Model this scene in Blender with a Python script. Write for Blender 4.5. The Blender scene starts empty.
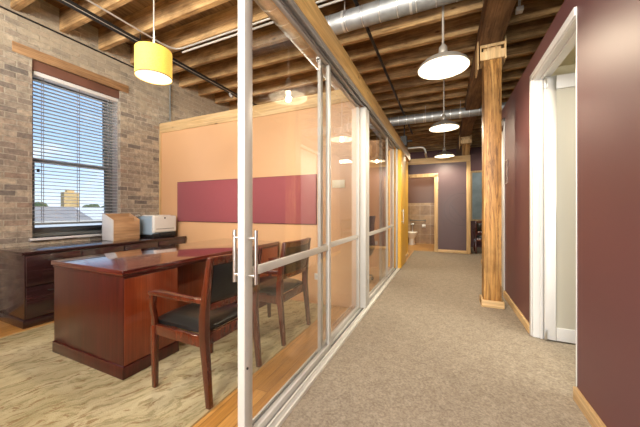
import bpy, bmesh, math, random
from mathutils import Vector, Matrix
random.seed(7)
SC = bpy.context.scene
COL = SC.collection
PI = math.pi

# ------------------------------------------------------------------ materials
def new_mat(name):
    m = bpy.data.materials.new(name); m.use_nodes = True
    nt = m.node_tree
    for n in list(nt.nodes): nt.nodes.remove(n)
    out = nt.nodes.new('ShaderNodeOutputMaterial')
    b = nt.nodes.new('ShaderNodeBsdfPrincipled')
    nt.links.new(b.outputs[0], out.inputs[0])
    return m, nt, b, out

def N(nt, kind, **kw):
    n = nt.nodes.new('ShaderNode' + kind)
    for k, v in kw.items():
        if k in n.inputs: n.inputs[k].default_value = v
        else: setattr(n, k, v)
    return n

def coords(nt, scale=(1, 1, 1), rot=(0, 0, 0), rand=False):
    tc = N(nt, 'TexCoord'); mp = N(nt, 'Mapping')
    mp.inputs['Scale'].default_value = scale
    mp.inputs['Rotation'].default_value = rot
    if rand:
        oi = N(nt, 'ObjectInfo'); mul = N(nt, 'VectorMath', operation='SCALE')
        cmb = N(nt, 'CombineXYZ')
        nt.links.new(oi.outputs['Random'], cmb.inputs[0]); nt.links.new(oi.outputs['Random'], cmb.inputs[1]); nt.links.new(oi.outputs['Random'], cmb.inputs[2])
        nt.links.new(cmb.outputs[0], mul.inputs[0]); mul.inputs['Scale'].default_value = 37.0
        add = N(nt, 'VectorMath', operation='ADD')
        nt.links.new(tc.outputs['Object'], add.inputs[0]); nt.links.new(mul.outputs[0], add.inputs[1])
        nt.links.new(add.outputs[0], mp.inputs[0])
    else:
        nt.links.new(tc.outputs['Object'], mp.inputs[0])
    return mp

def ramp(nt, stops):
    r = N(nt, 'ValToRGB')
    e = r.color_ramp.elements
    while len(e) < len(stops): e.new(0.5)
    for i, (p, c) in enumerate(stops):
        e[i].position = p; e[i].color = (*c, 1)
    return r

def mixrgb(nt, mode, fac, a, b):
    m = N(nt, 'Mix', data_type='RGBA', blend_type=mode)
    for sock, val in ((m.inputs[0], fac), (m.inputs[6], a), (m.inputs[7], b)):
        if hasattr(val, 'links') or isinstance(val, bpy.types.NodeSocket): nt.links.new(val, sock)
        else: sock.default_value = val if not isinstance(val, tuple) else (*val, 1)
    return m.outputs[2]

def bump(nt, b, height, strength=0.2, dist=0.01):
    bp = N(nt, 'Bump'); bp.inputs['Strength'].default_value = strength; bp.inputs['Distance'].default_value = dist
    nt.links.new(height, bp.inputs['Height']); nt.links.new(bp.outputs[0], b.inputs['Normal'])

def plain(name, col, rough=0.5, metal=0.0, spec=0.5, coat=0.0, var=0.08, nscale=6.0, bstr=0.0):
    """a colour with slight procedural mottling"""
    m, nt, b, o = new_mat(name)
    mp = coords(nt)
    n = N(nt, 'TexNoise', Scale=nscale, Detail=4.0)
    nt.links.new(mp.outputs[0], n.inputs['Vector'])
    d = tuple(c * (1 - var) for c in col); l = tuple(min(1, c * (1 + var)) for c in col)
    r = ramp(nt, [(0.3, d), (0.7, l)])
    nt.links.new(n.outputs['Fac'], r.inputs[0]); nt.links.new(r.outputs[0], b.inputs['Base Color'])
    b.inputs['Roughness'].default_value = rough; b.inputs['Metallic'].default_value = metal
    b.inputs['Specular IOR Level'].default_value = spec
    b.inputs['Coat Weight'].default_value = coat; b.inputs['Coat Roughness'].default_value = 0.08
    if bstr: bump(nt, b, n.outputs['Fac'], bstr)
    return m

def wood(name, dark, mid, light, axis='x', rough=0.6, coat=0.0, stain=0.5, knots=True, grain=14.0, bstr=0.25, coatr=0.08, rand=True, spec=0.5, streak=0):
    m, nt, b, o = new_mat(name)
    s = {'x': (0.35, 3, 3), 'y': (3, 0.35, 3), 'z': (3, 3, 0.35)}[axis]
    mp = coords(nt, s, rand=rand)
    n1 = N(nt, 'TexNoise', Scale=grain / 3.5, Detail=6.0, Roughness=0.65, Distortion=0.6)
    nt.links.new(mp.outputs[0], n1.inputs['Vector'])
    r1 = ramp(nt, [(0.28, dark), (0.5, mid), (0.72, light)])
    nt.links.new(n1.outputs['Fac'], r1.inputs[0])
    s2 = {'x': (0.25, 14, 14), 'y': (14, 0.25, 14), 'z': (14, 14, 0.25)}[axis]
    mp2 = coords(nt, s2, rand=rand)
    n2 = N(nt, 'TexNoise', Scale=6.0, Detail=3.0)
    nt.links.new(mp2.outputs[0], n2.inputs['Vector'])
    r2 = ramp(nt, [(0.3, (0.72, 0.7, 0.68)), (0.7, (1.12, 1.12, 1.12))])
    nt.links.new(n2.outputs['Fac'], r2.inputs[0])
    c = mixrgb(nt, 'MULTIPLY', 1.0, r1.outputs[0], r2.outputs[0])
    if stain:
        mp3 = coords(nt, tuple(1.0 if q < 1 else 1.6 for q in s), rand=rand)
        n3 = N(nt, 'TexNoise', Scale=2.2, Detail=5.0, Roughness=0.6)
        nt.links.new(mp3.outputs[0], n3.inputs['Vector'])
        r3 = ramp(nt, [(0.36, (0.35, 0.31, 0.28)), (0.55, (1, 1, 1))])
        nt.links.new(n3.outputs['Fac'], r3.inputs[0])
        c = mixrgb(nt, 'MULTIPLY', stain, c, r3.outputs[0])
    if knots:
        mp4 = coords(nt, {'x': (1, 2.4, 2.4), 'y': (2.4, 1, 2.4), 'z': (2.4, 2.4, 1)}[axis], rand=rand)
        v = N(nt, 'TexVoronoi', Scale=2.3)
        nt.links.new(mp4.outputs[0], v.inputs['Vector'])
        r4 = ramp(nt, [(0.05, (0.22, 0.15, 0.1)), (0.11, (1, 1, 1))])
        nt.links.new(v.outputs['Distance'], r4.inputs[0])
        c = mixrgb(nt, 'MULTIPLY', 0.8, c, r4.outputs[0])
    if streak:
        mp5 = coords(nt, {'x': (0.5, 9, 9), 'y': (9, 0.5, 9), 'z': (9, 9, 0.5)}[axis], rand=rand)
        n5 = N(nt, 'TexNoise', Scale=1.6, Detail=5.0, Roughness=0.6, Distortion=1.2)
        nt.links.new(mp5.outputs[0], n5.inputs['Vector'])
        r5 = ramp(nt, [(0.40, (1, 1, 1)), (0.475, (0.9, 0.85, 0.8)), (0.5, (0.22, 0.14, 0.09)), (0.53, (0.85, 0.8, 0.75)), (0.62, (1.1, 1.1, 1.1))])
        nt.links.new(n5.outputs['Fac'], r5.inputs[0])
        c = mixrgb(nt, 'MULTIPLY', streak, c, r5.outputs[0])
    nt.links.new(c, b.inputs['Base Color'])
    b.inputs['Roughness'].default_value = rough
    b.inputs['Coat Weight'].default_value = coat; b.inputs['Coat Roughness'].default_value = coatr
    b.inputs['Specular IOR Level'].default_value = spec
    if bstr: bump(nt, b, n2.outputs['Fac'], bstr, 0.004)
    return m

def emis(name, col, strength):
    m, nt, b, o = new_mat(name)
    b.inputs['Base Color'].default_value = (*col, 1)
    b.inputs['Emission Color'].default_value = (*col, 1)
    b.inputs['Emission Strength'].default_value = strength
    return m

def glass_mat(name, tint=(0.97, 0.985, 0.975), ior=1.5, boost=1.0):
    m = bpy.data.materials.new(name); m.use_nodes = True
    nt = m.node_tree
    for n in list(nt.nodes): nt.nodes.remove(n)
    out = N(nt, 'OutputMaterial'); t = N(nt, 'BsdfTransparent'); g = N(nt, 'BsdfGlossy')
    t.inputs[0].default_value = (*tint, 1); g.inputs['Roughness'].default_value = 0.0
    g.inputs[0].default_value = (1, 1, 1, 1)
    # Schlick reflectance, the same from both sides of the pane
    lw = N(nt, 'LayerWeight', Blend=0.5)
    pw = N(nt, 'Math', operation='POWER'); pw.inputs[1].default_value = 5.0
    mul = N(nt, 'Math', operation='MULTIPLY_ADD'); f0 = ((ior-1)/(ior+1))**2
    mul.inputs[1].default_value = (1-f0)*boost; mul.inputs[2].default_value = f0*boost; mul.use_clamp = True
    mx = N(nt, 'MixShader')
    nt.links.new(lw.outputs['Facing'], pw.inputs[0]); nt.links.new(pw.outputs[0], mul.inputs[0]); nt.links.new(mul.outputs[0], mx.inputs[0])
    nt.links.new(t.outputs[0], mx.inputs[1]); nt.links.new(g.outputs[0], mx.inputs[2])
    nt.links.new(mx.outputs[0], out.inputs[0])
    return m

M = {}
M['joist'] = wood('aged joist timber', (0.22, 0.12, 0.05), (0.56, 0.36, 0.16), (0.78, 0.56, 0.30), 'x', 0.8, stain=0.7, streak=0.35)
M['deck'] = wood('aged deck boards', (0.13, 0.07, 0.03), (0.32, 0.19, 0.085), (0.48, 0.31, 0.15), 'y', 0.85, stain=0.8)
M['girder'] = wood('dark girder timber', (0.10, 0.05, 0.022), (0.21, 0.115, 0.05), (0.31, 0.18, 0.085), 'y', 0.8, stain=0.6, streak=0.5)
M['post'] = wood('oiled post timber', (0.2, 0.085, 0.022), (0.56, 0.3, 0.09), (0.75, 0.47, 0.18), 'z', 0.5, stain=0.6, grain=10, streak=0.85)
M['pine_x'] = wood('knotty pine along x', (0.58, 0.38, 0.17), (0.72, 0.50, 0.25), (0.80, 0.60, 0.34), 'x', 0.55, stain=0.1)
M['pine_y'] = wood('knotty pine along y', (0.58, 0.38, 0.17), (0.72, 0.50, 0.25), (0.80, 0.60, 0.34), 'y', 0.55, stain=0.1)
M['pine_z'] = wood('knotty pine along z', (0.58, 0.38, 0.17), (0.72, 0.50, 0.25), (0.80, 0.60, 0.34), 'z', 0.55, stain=0.1)
M['header'] = wood('golden fir header', (0.56, 0.33, 0.11), (0.74, 0.48, 0.18), (0.82, 0.58, 0.25), 'y', 0.5, stain=0.15)
M['lintel'] = wood('old lintel timber', (0.22, 0.12, 0.06), (0.42, 0.25, 0.12), (0.52, 0.33, 0.18), 'y', 0.8, stain=0.4)
M['desk'] = wood('dark mahogany', (0.03, 0.004, 0.003), (0.055, 0.007, 0.005), (0.08, 0.011, 0.008), 'z', 0.3, coat=0.25, stain=0, knots=False, bstr=0)
M['desktop'] = wood('dark mahogany top', (0.055, 0.008, 0.006), (0.10, 0.013, 0.009), (0.14, 0.02, 0.013), 'y', 0.15, coat=1.0, stain=0, knots=False, bstr=0, coatr=0.05)
M['desk_face'] = wood('figured mahogany veneer', (0.14, 0.022, 0.007), (0.2, 0.036, 0.010), (0.26, 0.055, 0.015), 'z', 0.28, coat=0.5, stain=0, knots=False, bstr=0, grain=6)
M['credenza'] = wood('espresso stained wood', (0.02, 0.008, 0.009), (0.035, 0.013, 0.014), (0.05, 0.02, 0.02), 'y', 0.25, coat=0.7, stain=0, knots=False, bstr=0)
M['chair'] = wood('cherry chair wood', (0.048, 0.008, 0.0035), (0.082, 0.014, 0.005), (0.125, 0.023, 0.008), 'z', 0.25, coat=0.6, stain=0, knots=False, bstr=0)
M['ash'] = wood('light sorter wood', (0.42, 0.24, 0.12), (0.55, 0.34, 0.18), (0.62, 0.4, 0.23), 'y', 0.5, stain=0, knots=False, grain=20)
M['leather'] = plain('black leather', (0.008, 0.0078, 0.0078), 0.3, var=0.25, nscale=60, bstr=0.12)
M['white'] = plain('white enamel', (0.70, 0.70, 0.69), 0.35, var=0.02)
M['ivory'] = plain('ivory powder coat', (0.55, 0.54, 0.51), 0.4, var=0.02)
M['trackw'] = plain('pale aluminium track', (0.72, 0.71, 0.67), 0.35, metal=0.15, var=0.03)
M['trackd'] = plain('grey aluminium head track', (0.42, 0.42, 0.41), 0.4, metal=0.4, var=0.05)
M['groove'] = plain('dark track groove', (0.12, 0.12, 0.12), 0.5)
M['steel'] = plain('brushed steel', (0.72, 0.71, 0.68), 0.28, metal=1.0, var=0.05)
M['darksteel'] = plain('dark satin steel', (0.22, 0.19, 0.16), 0.45, metal=0.6)
M['galv'] = plain('galvanised duct', (0.36, 0.38, 0.39), 0.55, metal=0.75, var=0.15, nscale=14)
M['galv_bright'] = plain('shiny galvanised trunk', (0.55, 0.55, 0.54), 0.3, metal=1.0, var=0.15, nscale=14)
M['seam'] = plain('duct seam', (0.78, 0.79, 0.78), 0.3, metal=1.0)
M['black'] = plain('black iron', (0.012, 0.012, 0.013), 0.5, var=0.2)
M['conduit'] = plain('grey conduit', (0.58, 0.57, 0.54), 0.4, metal=0.5)
M['orange'] = plain('orange tan paint', (0.72, 0.43, 0.225), 0.36, spec=0.6, var=0.02, nscale=2)
M['yellow'] = plain('golden yellow paint', (0.80, 0.47, 0.06), 0.45, var=0.03, nscale=2)
M['maroon'] = plain('plum brown paint', (0.142, 0.055, 0.059), 0.48, spec=0.5, var=0.04, nscale=2)
M['plum'] = plain('dusky plum paint', (0.105, 0.062, 0.070), 0.45, var=0.04, nscale=2)
M['logo'] = plain('plum emblem paint', (0.088, 0.052, 0.060), 0.38, var=0.02)
M['cream'] = plain('cream paint', (0.72, 0.66, 0.48), 0.6, var=0.02, nscale=2)
M['plastic'] = plain('white plastic', (0.80, 0.80, 0.76), 0.35, var=0.02)
M['reflection'] = plain('cream plate', (0.85, 0.76, 0.55), 0.35, var=0.02)
M['printer_side'] = plain('bluish grey plastic', (0.33, 0.45, 0.56), 0.3, var=0.05)
M['slat'] = plain('white blind slats', (0.72, 0.73, 0.74), 0.4, var=0.02)
M['sash'] = plain('dark painted sash', (0.19, 0.21, 0.21), 0.4, var=0.1)
M['redframe'] = plain('red brown window head', (0.17, 0.075, 0.05), 0.55, var=0.15)
M['cord'] = plain('blind cord', (0.20, 0.20, 0.20), 0.7)
M['conduit2'] = plain('pale conduit', (0.5, 0.48, 0.44), 0.6)
M['dullsteel'] = plain('dull metal shade', (0.50, 0.47, 0.42), 0.4, metal=0.6, var=0.1)
M['porcelain'] = plain('white porcelain', (0.82, 0.80, 0.74), 0.15, var=0.01)
M['roofw'] = plain('pale roof membrane', (0.62, 0.60, 0.56), 0.9, var=0.12, nscale=0.4)
M['roofb'] = plain('weathered brown roof', (0.36, 0.31, 0.27), 0.9, var=0.15, nscale=0.6)
M['roofp'] = plain('bright pale roof slope', (0.75, 0.72, 0.68), 0.9, var=0.06, nscale=0.6)
M['tanbuild'] = plain('tan building facade', (0.66, 0.45, 0.2), 0.9, var=0.15, nscale=0.8)
M['leaf'] = plain('distant foliage', (0.10, 0.13, 0.06), 0.9, var=0.4, nscale=2)
M['bark'] = plain('distant bark', (0.08, 0.06, 0.04), 0.9)
M['blueglass'] = plain('pale blue window glass', (0.36, 0.46, 0.50), 0.15, var=0.2, nscale=3)
M['ground'] = plain('grey ground', (0.25, 0.24, 0.22), 0.95, var=0.2, nscale=0.2)
M['glass'] = glass_mat('clear partition glass', (0.955, 0.955, 0.94), 1.52, 1.05)
M['winglass'] = glass_mat('window glass', (0.95, 0.97, 0.98), 1.45, 0.6)
M['bulb'] = emis('glowing bulb', (1.0, 0.88, 0.68), 7)
M['diffuser'] = emis('glowing diffuser', (1.0, 0.93, 0.75), 0.75)

def shade_white():
    m, nt, b, o = new_mat('white enamel shade lining')
    b.inputs['Base Color'].default_value = (0.92, 0.88, 0.78, 1); b.inputs['Roughness'].default_value = 0.4
    return m
M['lining'] = shade_white()

def drum_mat():
    m, nt, b, o = new_mat('yellow linen drum')
    mp = coords(nt, (40, 40, 160)); n = N(nt, 'TexNoise', Scale=2.0, Detail=2.0)
    nt.links.new(mp.outputs[0], n.inputs['Vector'])
    r = ramp(nt, [(0.3, (0.82, 0.52, 0.07)), (0.7, (0.92, 0.62, 0.12))])
    nt.links.new(n.outputs['Fac'], r.inputs[0])
    nt.links.new(r.outputs[0], b.inputs['Base Color']); nt.links.new(r.outputs[0], b.inputs['Emission Color'])
    b.inputs['Emission Strength'].default_value = 0.5; b.inputs['Roughness'].default_value = 0.8
    return m
M['drum'] = drum_mat()

def brick_mat():
    m, nt, b, o = new_mat('old chicago brick')
    mp = coords(nt)
    sep = N(nt, 'SeparateXYZ'); cmb = N(nt, 'CombineXYZ')
    # irregular courses
    wn = N(nt, 'TexNoise', Scale=3.0, Detail=2.0); nt.links.new(mp.outputs[0], wn.inputs['Vector'])
    wsub = N(nt, 'VectorMath', operation='SUBTRACT'); nt.links.new(wn.outputs['Color'], wsub.inputs[0]); wsub.inputs[1].default_value = (.5, .5, .5)
    wsc = N(nt, 'VectorMath', operation='SCALE'); nt.links.new(wsub.outputs[0], wsc.inputs[0]); wsc.inputs['Scale'].default_value = 0.022
    wad = N(nt, 'VectorMath', operation='ADD'); nt.links.new(mp.outputs[0], wad.inputs[0]); nt.links.new(wsc.outputs[0], wad.inputs[1])
    nt.links.new(wad.outputs[0], sep.inputs[0])
    ad = N(nt, 'Math', operation='ADD'); nt.links.new(sep.outputs[0], ad.inputs[0]); nt.links.new(sep.outputs[1], ad.inputs[1])
    nt.links.new(ad.outputs[0], cmb.inputs[0]); nt.links.new(sep.outputs[2], cmb.inputs[1])
    br = N(nt, 'TexBrick'); br.inputs['Scale'].default_value = 1.0
    br.inputs['Brick Width'].default_value = 0.205; br.inputs['Row Height'].default_value = 0.068
    br.inputs['Mortar Size'].default_value = 0.007; br.inputs['Mortar Smooth'].default_value = 0.3
    br.inputs['Color1'].default_value = (0, 0, 0, 1); br.inputs['Color2'].default_value = (1, 1, 1, 1); br.inputs['Mortar'].default_value = (0.5, 0.5, 0.5, 1)
    nt.links.new(cmb.outputs[0], br.inputs['Vector'])
    pal = ramp(nt, [(0.0, (0.19, 0.175, 0.165)), (0.2, (0.32, 0.275, 0.23)), (0.55, (0.40, 0.35, 0.285)), (0.8, (0.52, 0.455, 0.36)), (1.0, (0.34, 0.26, 0.21))])
    nt.links.new(br.outputs['Color'], pal.inputs[0])
    c = mixrgb(nt, 'MIX', br.outputs['Fac'], pal.outputs[0], (0.47, 0.435, 0.36))
    n = N(nt, 'TexNoise', Scale=18.0, Detail=6.0, Roughness=0.7); nt.links.new(mp.outputs[0], n.inputs['Vector'])
    rn = ramp(nt, [(0.3, (0.66, 0.66, 0.66)), (0.7, (1.36, 1.34, 1.3))]); nt.links.new(n.outputs['Fac'], rn.inputs[0])
    c = mixrgb(nt, 'MULTIPLY', 1.0, c, rn.outputs[0])
    # smeared mortar high on the wall
    n2 = N(nt, 'TexNoise', Scale=3.0, Detail=6.0, Roughness=0.7); nt.links.new(mp.outputs[0], n2.inputs['Vector'])
    sepz = N(nt, 'SeparateXYZ'); nt.links.new(mp.outputs[0], sepz.inputs[0])
    mr = N(nt, 'MapRange'); mr.inputs[1].default_value = 2.5; mr.inputs[2].default_value = 3.3; mr.inputs[3].default_value = -0.1; mr.inputs[4].default_value = 0.28
    nt.links.new(sepz.outputs[2], mr.inputs[0])
    ad2 = N(nt, 'Math', operation='ADD'); nt.links.new(n2.outputs['Fac'], ad2.inputs[0]); nt.links.new(mr.outputs[0], ad2.inputs[1])
    rm = ramp(nt, [(0.60, (0, 0, 0)), (0.78, (0.65, 0.65, 0.65))]); nt.links.new(ad2.outputs[0], rm.inputs[0])
    c = mixrgb(nt, 'MIX', rm.outputs[0], c, (0.45, 0.39, 0.29))
    nt.links.new(c, b.inputs['Base Color']); b.inputs['Roughness'].default_value = 0.92
    h = N(nt, 'Math', operation='SUBTRACT'); nt.links.new(n.outputs['Fac'], h.inputs[0]); nt.links.new(br.outputs['Fac'], h.inputs[1])
    bump(nt, b, h.outputs[0], 0.9, 0.016)
    return m
M['brick'] = brick_mat()

def carpet_mat():
    m, nt, b, o = new_mat('flecked loop carpet')
    mp = coords(nt)
    n = N(nt, 'TexNoise', Scale=75.0, Detail=3.0, Roughness=0.7); nt.links.new(mp.outputs[0], n.inputs['Vector'])
    r = ramp(nt, [(0.3, (0.215, 0.18, 0.14)), (0.5, (0.305, 0.26, 0.205)), (0.7, (0.40, 0.35, 0.285))]); nt.links.new(n.outputs['Fac'], r.inputs[0])
    n2 = N(nt, 'TexNoise', Scale=13.0, Detail=6.0, Roughness=0.75); nt.links.new(mp.outputs[0], n2.inputs['Vector'])
    r2 = ramp(nt, [(0.32, (0.84, 0.83, 0.82)), (0.68, (1.1, 1.1, 1.09))]); nt.links.new(n2.outputs['Fac'], r2.inputs[0])
    c = mixrgb(nt, 'MULTIPLY', 1.0, r.outputs[0], r2.outputs[0])
    nt.links.new(c, b.inputs['Base Color']); b.inputs['Roughness'].default_value = 1.0; b.inputs['Specular IOR Level'].default_value = 0.15
    bump(nt, b, n.outputs['Fac'], 0.35, 0.008)
    return m
M['carpet'] = carpet_mat()

def plank_mat():
    m, nt, b, o = new_mat('golden oak planks')
    mp = coords(nt, rot=(0, 0, PI / 2))
    br = N(nt, 'TexBrick'); br.inputs['Scale'].default_value = 1.0
    br.inputs['Brick Width'].default_value = 1.3; br.inputs['Row Height'].default_value = 0.09
    br.inputs['Mortar Size'].default_value = 0.0015
    br.inputs['Color1'].default_value = (0.42, 0.20, 0.045, 1); br.inputs['Color2'].default_value = (0.58, 0.31, 0.09, 1); br.inputs['Mortar'].default_value = (0.12, 0.05, 0.015, 1)
    nt.links.new(mp.outputs[0], br.inputs['Vector'])
    mp2 = coords(nt, (16, 0.8, 1)); n = N(nt, 'TexNoise', Scale=5.0, Detail=5.0); nt.links.new(mp2.outputs[0], n.inputs['Vector'])
    r = ramp(nt, [(0.3, (0.75, 0.72, 0.7)), (0.7, (1.15, 1.15, 1.15))]); nt.links.new(n.outputs['Fac'], r.inputs[0])
    c = mixrgb(nt, 'MULTIPLY', 1.0, br.outputs['Color'], r.outputs[0])
    nt.links.new(c, b.inputs['Base Color']); b.inputs['Roughness'].default_value = 0.28; b.inputs['Coat Weight'].default_value = 0.3
    return m
M['planks'] = plank_mat()

def rug_mat():
    m, nt, b, o = new_mat('cream floral rug')
    mp = coords(nt, (1.0, 1.0, 1.0), rot=(0, 0, -1.18))
    wn = N(nt, 'TexNoise', Scale=2.6, Detail=3.0); nt.links.new(mp.outputs[0], wn.inputs['Vector'])
    wsc = N(nt, 'VectorMath', operation='SCALE'); nt.links.new(wn.outputs['Color'], wsc.inputs[0]); wsc.inputs['Scale'].default_value = 0.3
    wad = N(nt, 'VectorMath', operation='ADD'); nt.links.new(mp.outputs[0], wad.inputs[0]); nt.links.new(wsc.outputs[0], wad.inputs[1])
    mps = N(nt, 'Mapping'); mps.inputs['Scale'].default_value = (0.6, 1.9, 1.0); nt.links.new(wad.outputs[0], mps.inputs[0])
    # vines: soft ridges of a warped noise
    n = N(nt, 'TexNoise', Scale=3.0, Detail=2.0, Roughness=0.5); nt.links.new(mps.outputs[0], n.inputs['Vector'])
    vine = ramp(nt, [(0.46, (0, 0, 0)), (0.5, (1, 1, 1)), (0.54, (0, 0, 0))]); nt.links.new(n.outputs['Fac'], vine.inputs[0])
    # blossoms and leaves
    n3 = N(nt, 'TexNoise', Scale=13.0, Detail=6.0, Roughness=0.7, Distortion=0.1); nt.links.new(mps.outputs[0], n3.inputs['Vector'])
    leaf = ramp(nt, [(0.53, (0, 0, 0)), (0.575, (1, 1, 1))]); nt.links.new(n3.outputs['Fac'], leaf.inputs[0])
    n4 = N(nt, 'TexNoise', Scale=10.0, Detail=6.0, Roughness=0.72, Distortion=0.1); nt.links.new(mps.outputs[0], n4.inputs['Vector'])
    rust = ramp(nt, [(0.56, (0, 0, 0)), (0.60, (1, 1, 1))]); nt.links.new(n4.outputs['Fac'], rust.inputs[0])
    n5 = N(nt, 'TexNoise', Scale=2.2, Detail=6.0, Roughness=0.65); nt.links.new(mps.outputs[0], n5.inputs['Vector'])
    base = ramp(nt, [(0.3, (0.29, 0.24, 0.125)), (0.5, (0.41, 0.345, 0.20)), (0.7, (0.50, 0.43, 0.27))]); nt.links.new(n5.outputs['Fac'], base.inputs[0])
    def scaled(sock, k):
        q = N(nt, 'Math', operation='MULTIPLY'); nt.links.new(sock, q.inputs[0]); q.inputs[1].default_value = k; return q.outputs[0]
    c = mixrgb(nt, 'MIX', scaled(vine.outputs[0], 0.28), base.outputs[0], (0.20, 0.17, 0.075))
    c = mixrgb(nt, 'MIX', scaled(leaf.outputs[0], 0.5), c, (0.17, 0.145, 0.06))
    c = mixrgb(nt, 'MIX', scaled(rust.outputs[0], 0.6), c, (0.17, 0.085, 0.03))
    fn = N(nt, 'TexNoise', Scale=140.0, Detail=2.0); nt.links.new(mp.outputs[0], fn.inputs['Vector'])
    nt.links.new(c, b.inputs['Base Color']); b.inputs['Roughness'].default_value = 1.0; b.inputs['Specular IOR Level'].default_value = 0.1
    bump(nt, b, fn.outputs['Fac'], 0.4, 0.006)
    return m
M['rug'] = rug_mat()

def pin_mat():
    m, nt, b, o = new_mat('raspberry woven panel')
    mp = coords(nt); n = N(nt, 'TexNoise', Scale=220.0, Detail=2.0); nt.links.new(mp.outputs[0], n.inputs['Vector'])
    r = ramp(nt, [(0.3, (0.27, 0.058, 0.072)), (0.7, (0.36, 0.088, 0.10))]); nt.links.new(n.outputs['Fac'], r.inputs[0])
    nt.links.new(r.outputs[0], b.inputs['Base Color']); b.inputs['Roughness'].default_value = 0.85
    b.inputs['Sheen Weight'].default_value = 0.35; b.inputs['Sheen Tint'].default_value = (1, 0.7, 0.75, 1)
    bump(nt, b, n.outputs['Fac'], 0.3, 0.003)
    return m
M['pin'] = pin_mat()

def bath_mat():
    m, nt, b, o = new_mat('tan tile below brown paint')
    mp = coords(nt); sep = N(nt, 'SeparateXYZ'); nt.links.new(mp.outputs[0], sep.inputs[0])
    cmb = N(nt, 'CombineXYZ'); ad = N(nt, 'Math', operation='ADD'); nt.links.new(sep.outputs[0], ad.inputs[0]); nt.links.new(sep.outputs[1], ad.inputs[1])
    nt.links.new(ad.outputs[0], cmb.inputs[0]); nt.links.new(sep.outputs[2], cmb.inputs[1])
    br = N(nt, 'TexBrick', offset=0.0); br.inputs['Scale'].default_value = 1.0; br.inputs['Brick Width'].default_value = 0.34; br.inputs['Row Height'].default_value = 0.34
    br.inputs['Mortar Size'].default_value = 0.006
    br.inputs['Color1'].default_value = (0.30, 0.18, 0.09, 1); br.inputs['Color2'].default_value = (0.46, 0.31, 0.17, 1); br.inputs['Mortar'].default_value = (0.5, 0.4, 0.28, 1)
    nt.links.new(cmb.outputs[0], br.inputs['Vector'])
    n = N(nt, 'TexNoise', Scale=7.0, Detail=5.0); nt.links.new(mp.outputs[0], n.inputs['Vector'])
    r = ramp(nt, [(0.3, (0.75, 0.75, 0.75)), (0.7, (1.2, 1.2, 1.2))]); nt.links.new(n.outputs['Fac'], r.inputs[0])
    t = mixrgb(nt, 'MULTIPLY', 1.0, br.outputs['Color'], r.outputs[0])
    gt = N(nt, 'Math', operation='GREATER_THAN'); nt.links.new(sep.outputs[2], gt.inputs[0]); gt.inputs[1].default_value = 1.45
    c = mixrgb(nt, 'MIX', gt.outputs[0], t, (0.13, 0.06, 0.04))
    nt.links.new(c, b.inputs['Base Color']); b.inputs['Roughness'].default_value = 0.35
    return m
M['bath'] = bath_mat()

def tilefloor_mat():
    m, nt, b, o = new_mat('amber floor tile')
    mp = coords(nt); br = N(nt, 'TexBrick', offset=0.0); br.inputs['Scale'].default_value = 1.0; br.inputs['Brick Width'].default_value = 0.32; br.inputs['Row Height'].default_value = 0.32
    br.inputs['Mortar Size'].default_value = 0.004
    br.inputs['Color1'].default_value = (0.45, 0.22, 0.06, 1); br.inputs['Color2'].default_value = (0.52, 0.28, 0.08, 1); br.inputs['Mortar'].default_value = (0.35, 0.2, 0.08, 1)
    nt.links.new(mp.outputs[0], br.inputs['Vector']); nt.links.new(br.outputs['Color'], b.inputs['Base Color']); b.inputs['Roughness'].default_value = 0.35
    return m
M['tilefloor'] = tilefloor_mat()

def frosted_mat():
    m, nt, b, o = new_mat('frosted door glass')
    b.inputs['Base Color'].default_value = (0.80, 0.78, 0.69, 1); b.inputs['Roughness'].default_value = 0.35
    tr = N(nt, 'BsdfTranslucent'); tr.inputs[0].default_value = (0.85, 0.82, 0.70, 1)
    mx = N(nt, 'MixShader'); mx.inputs[0].default_value = 0.4
    nt.links.new(b.outputs[0], mx.inputs[1]); nt.links.new(tr.outputs[0], mx.inputs[2]); nt.links.new(mx.outputs[0], o.inputs[0])
    return m
M['frosted'] = frosted_mat()

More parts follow.
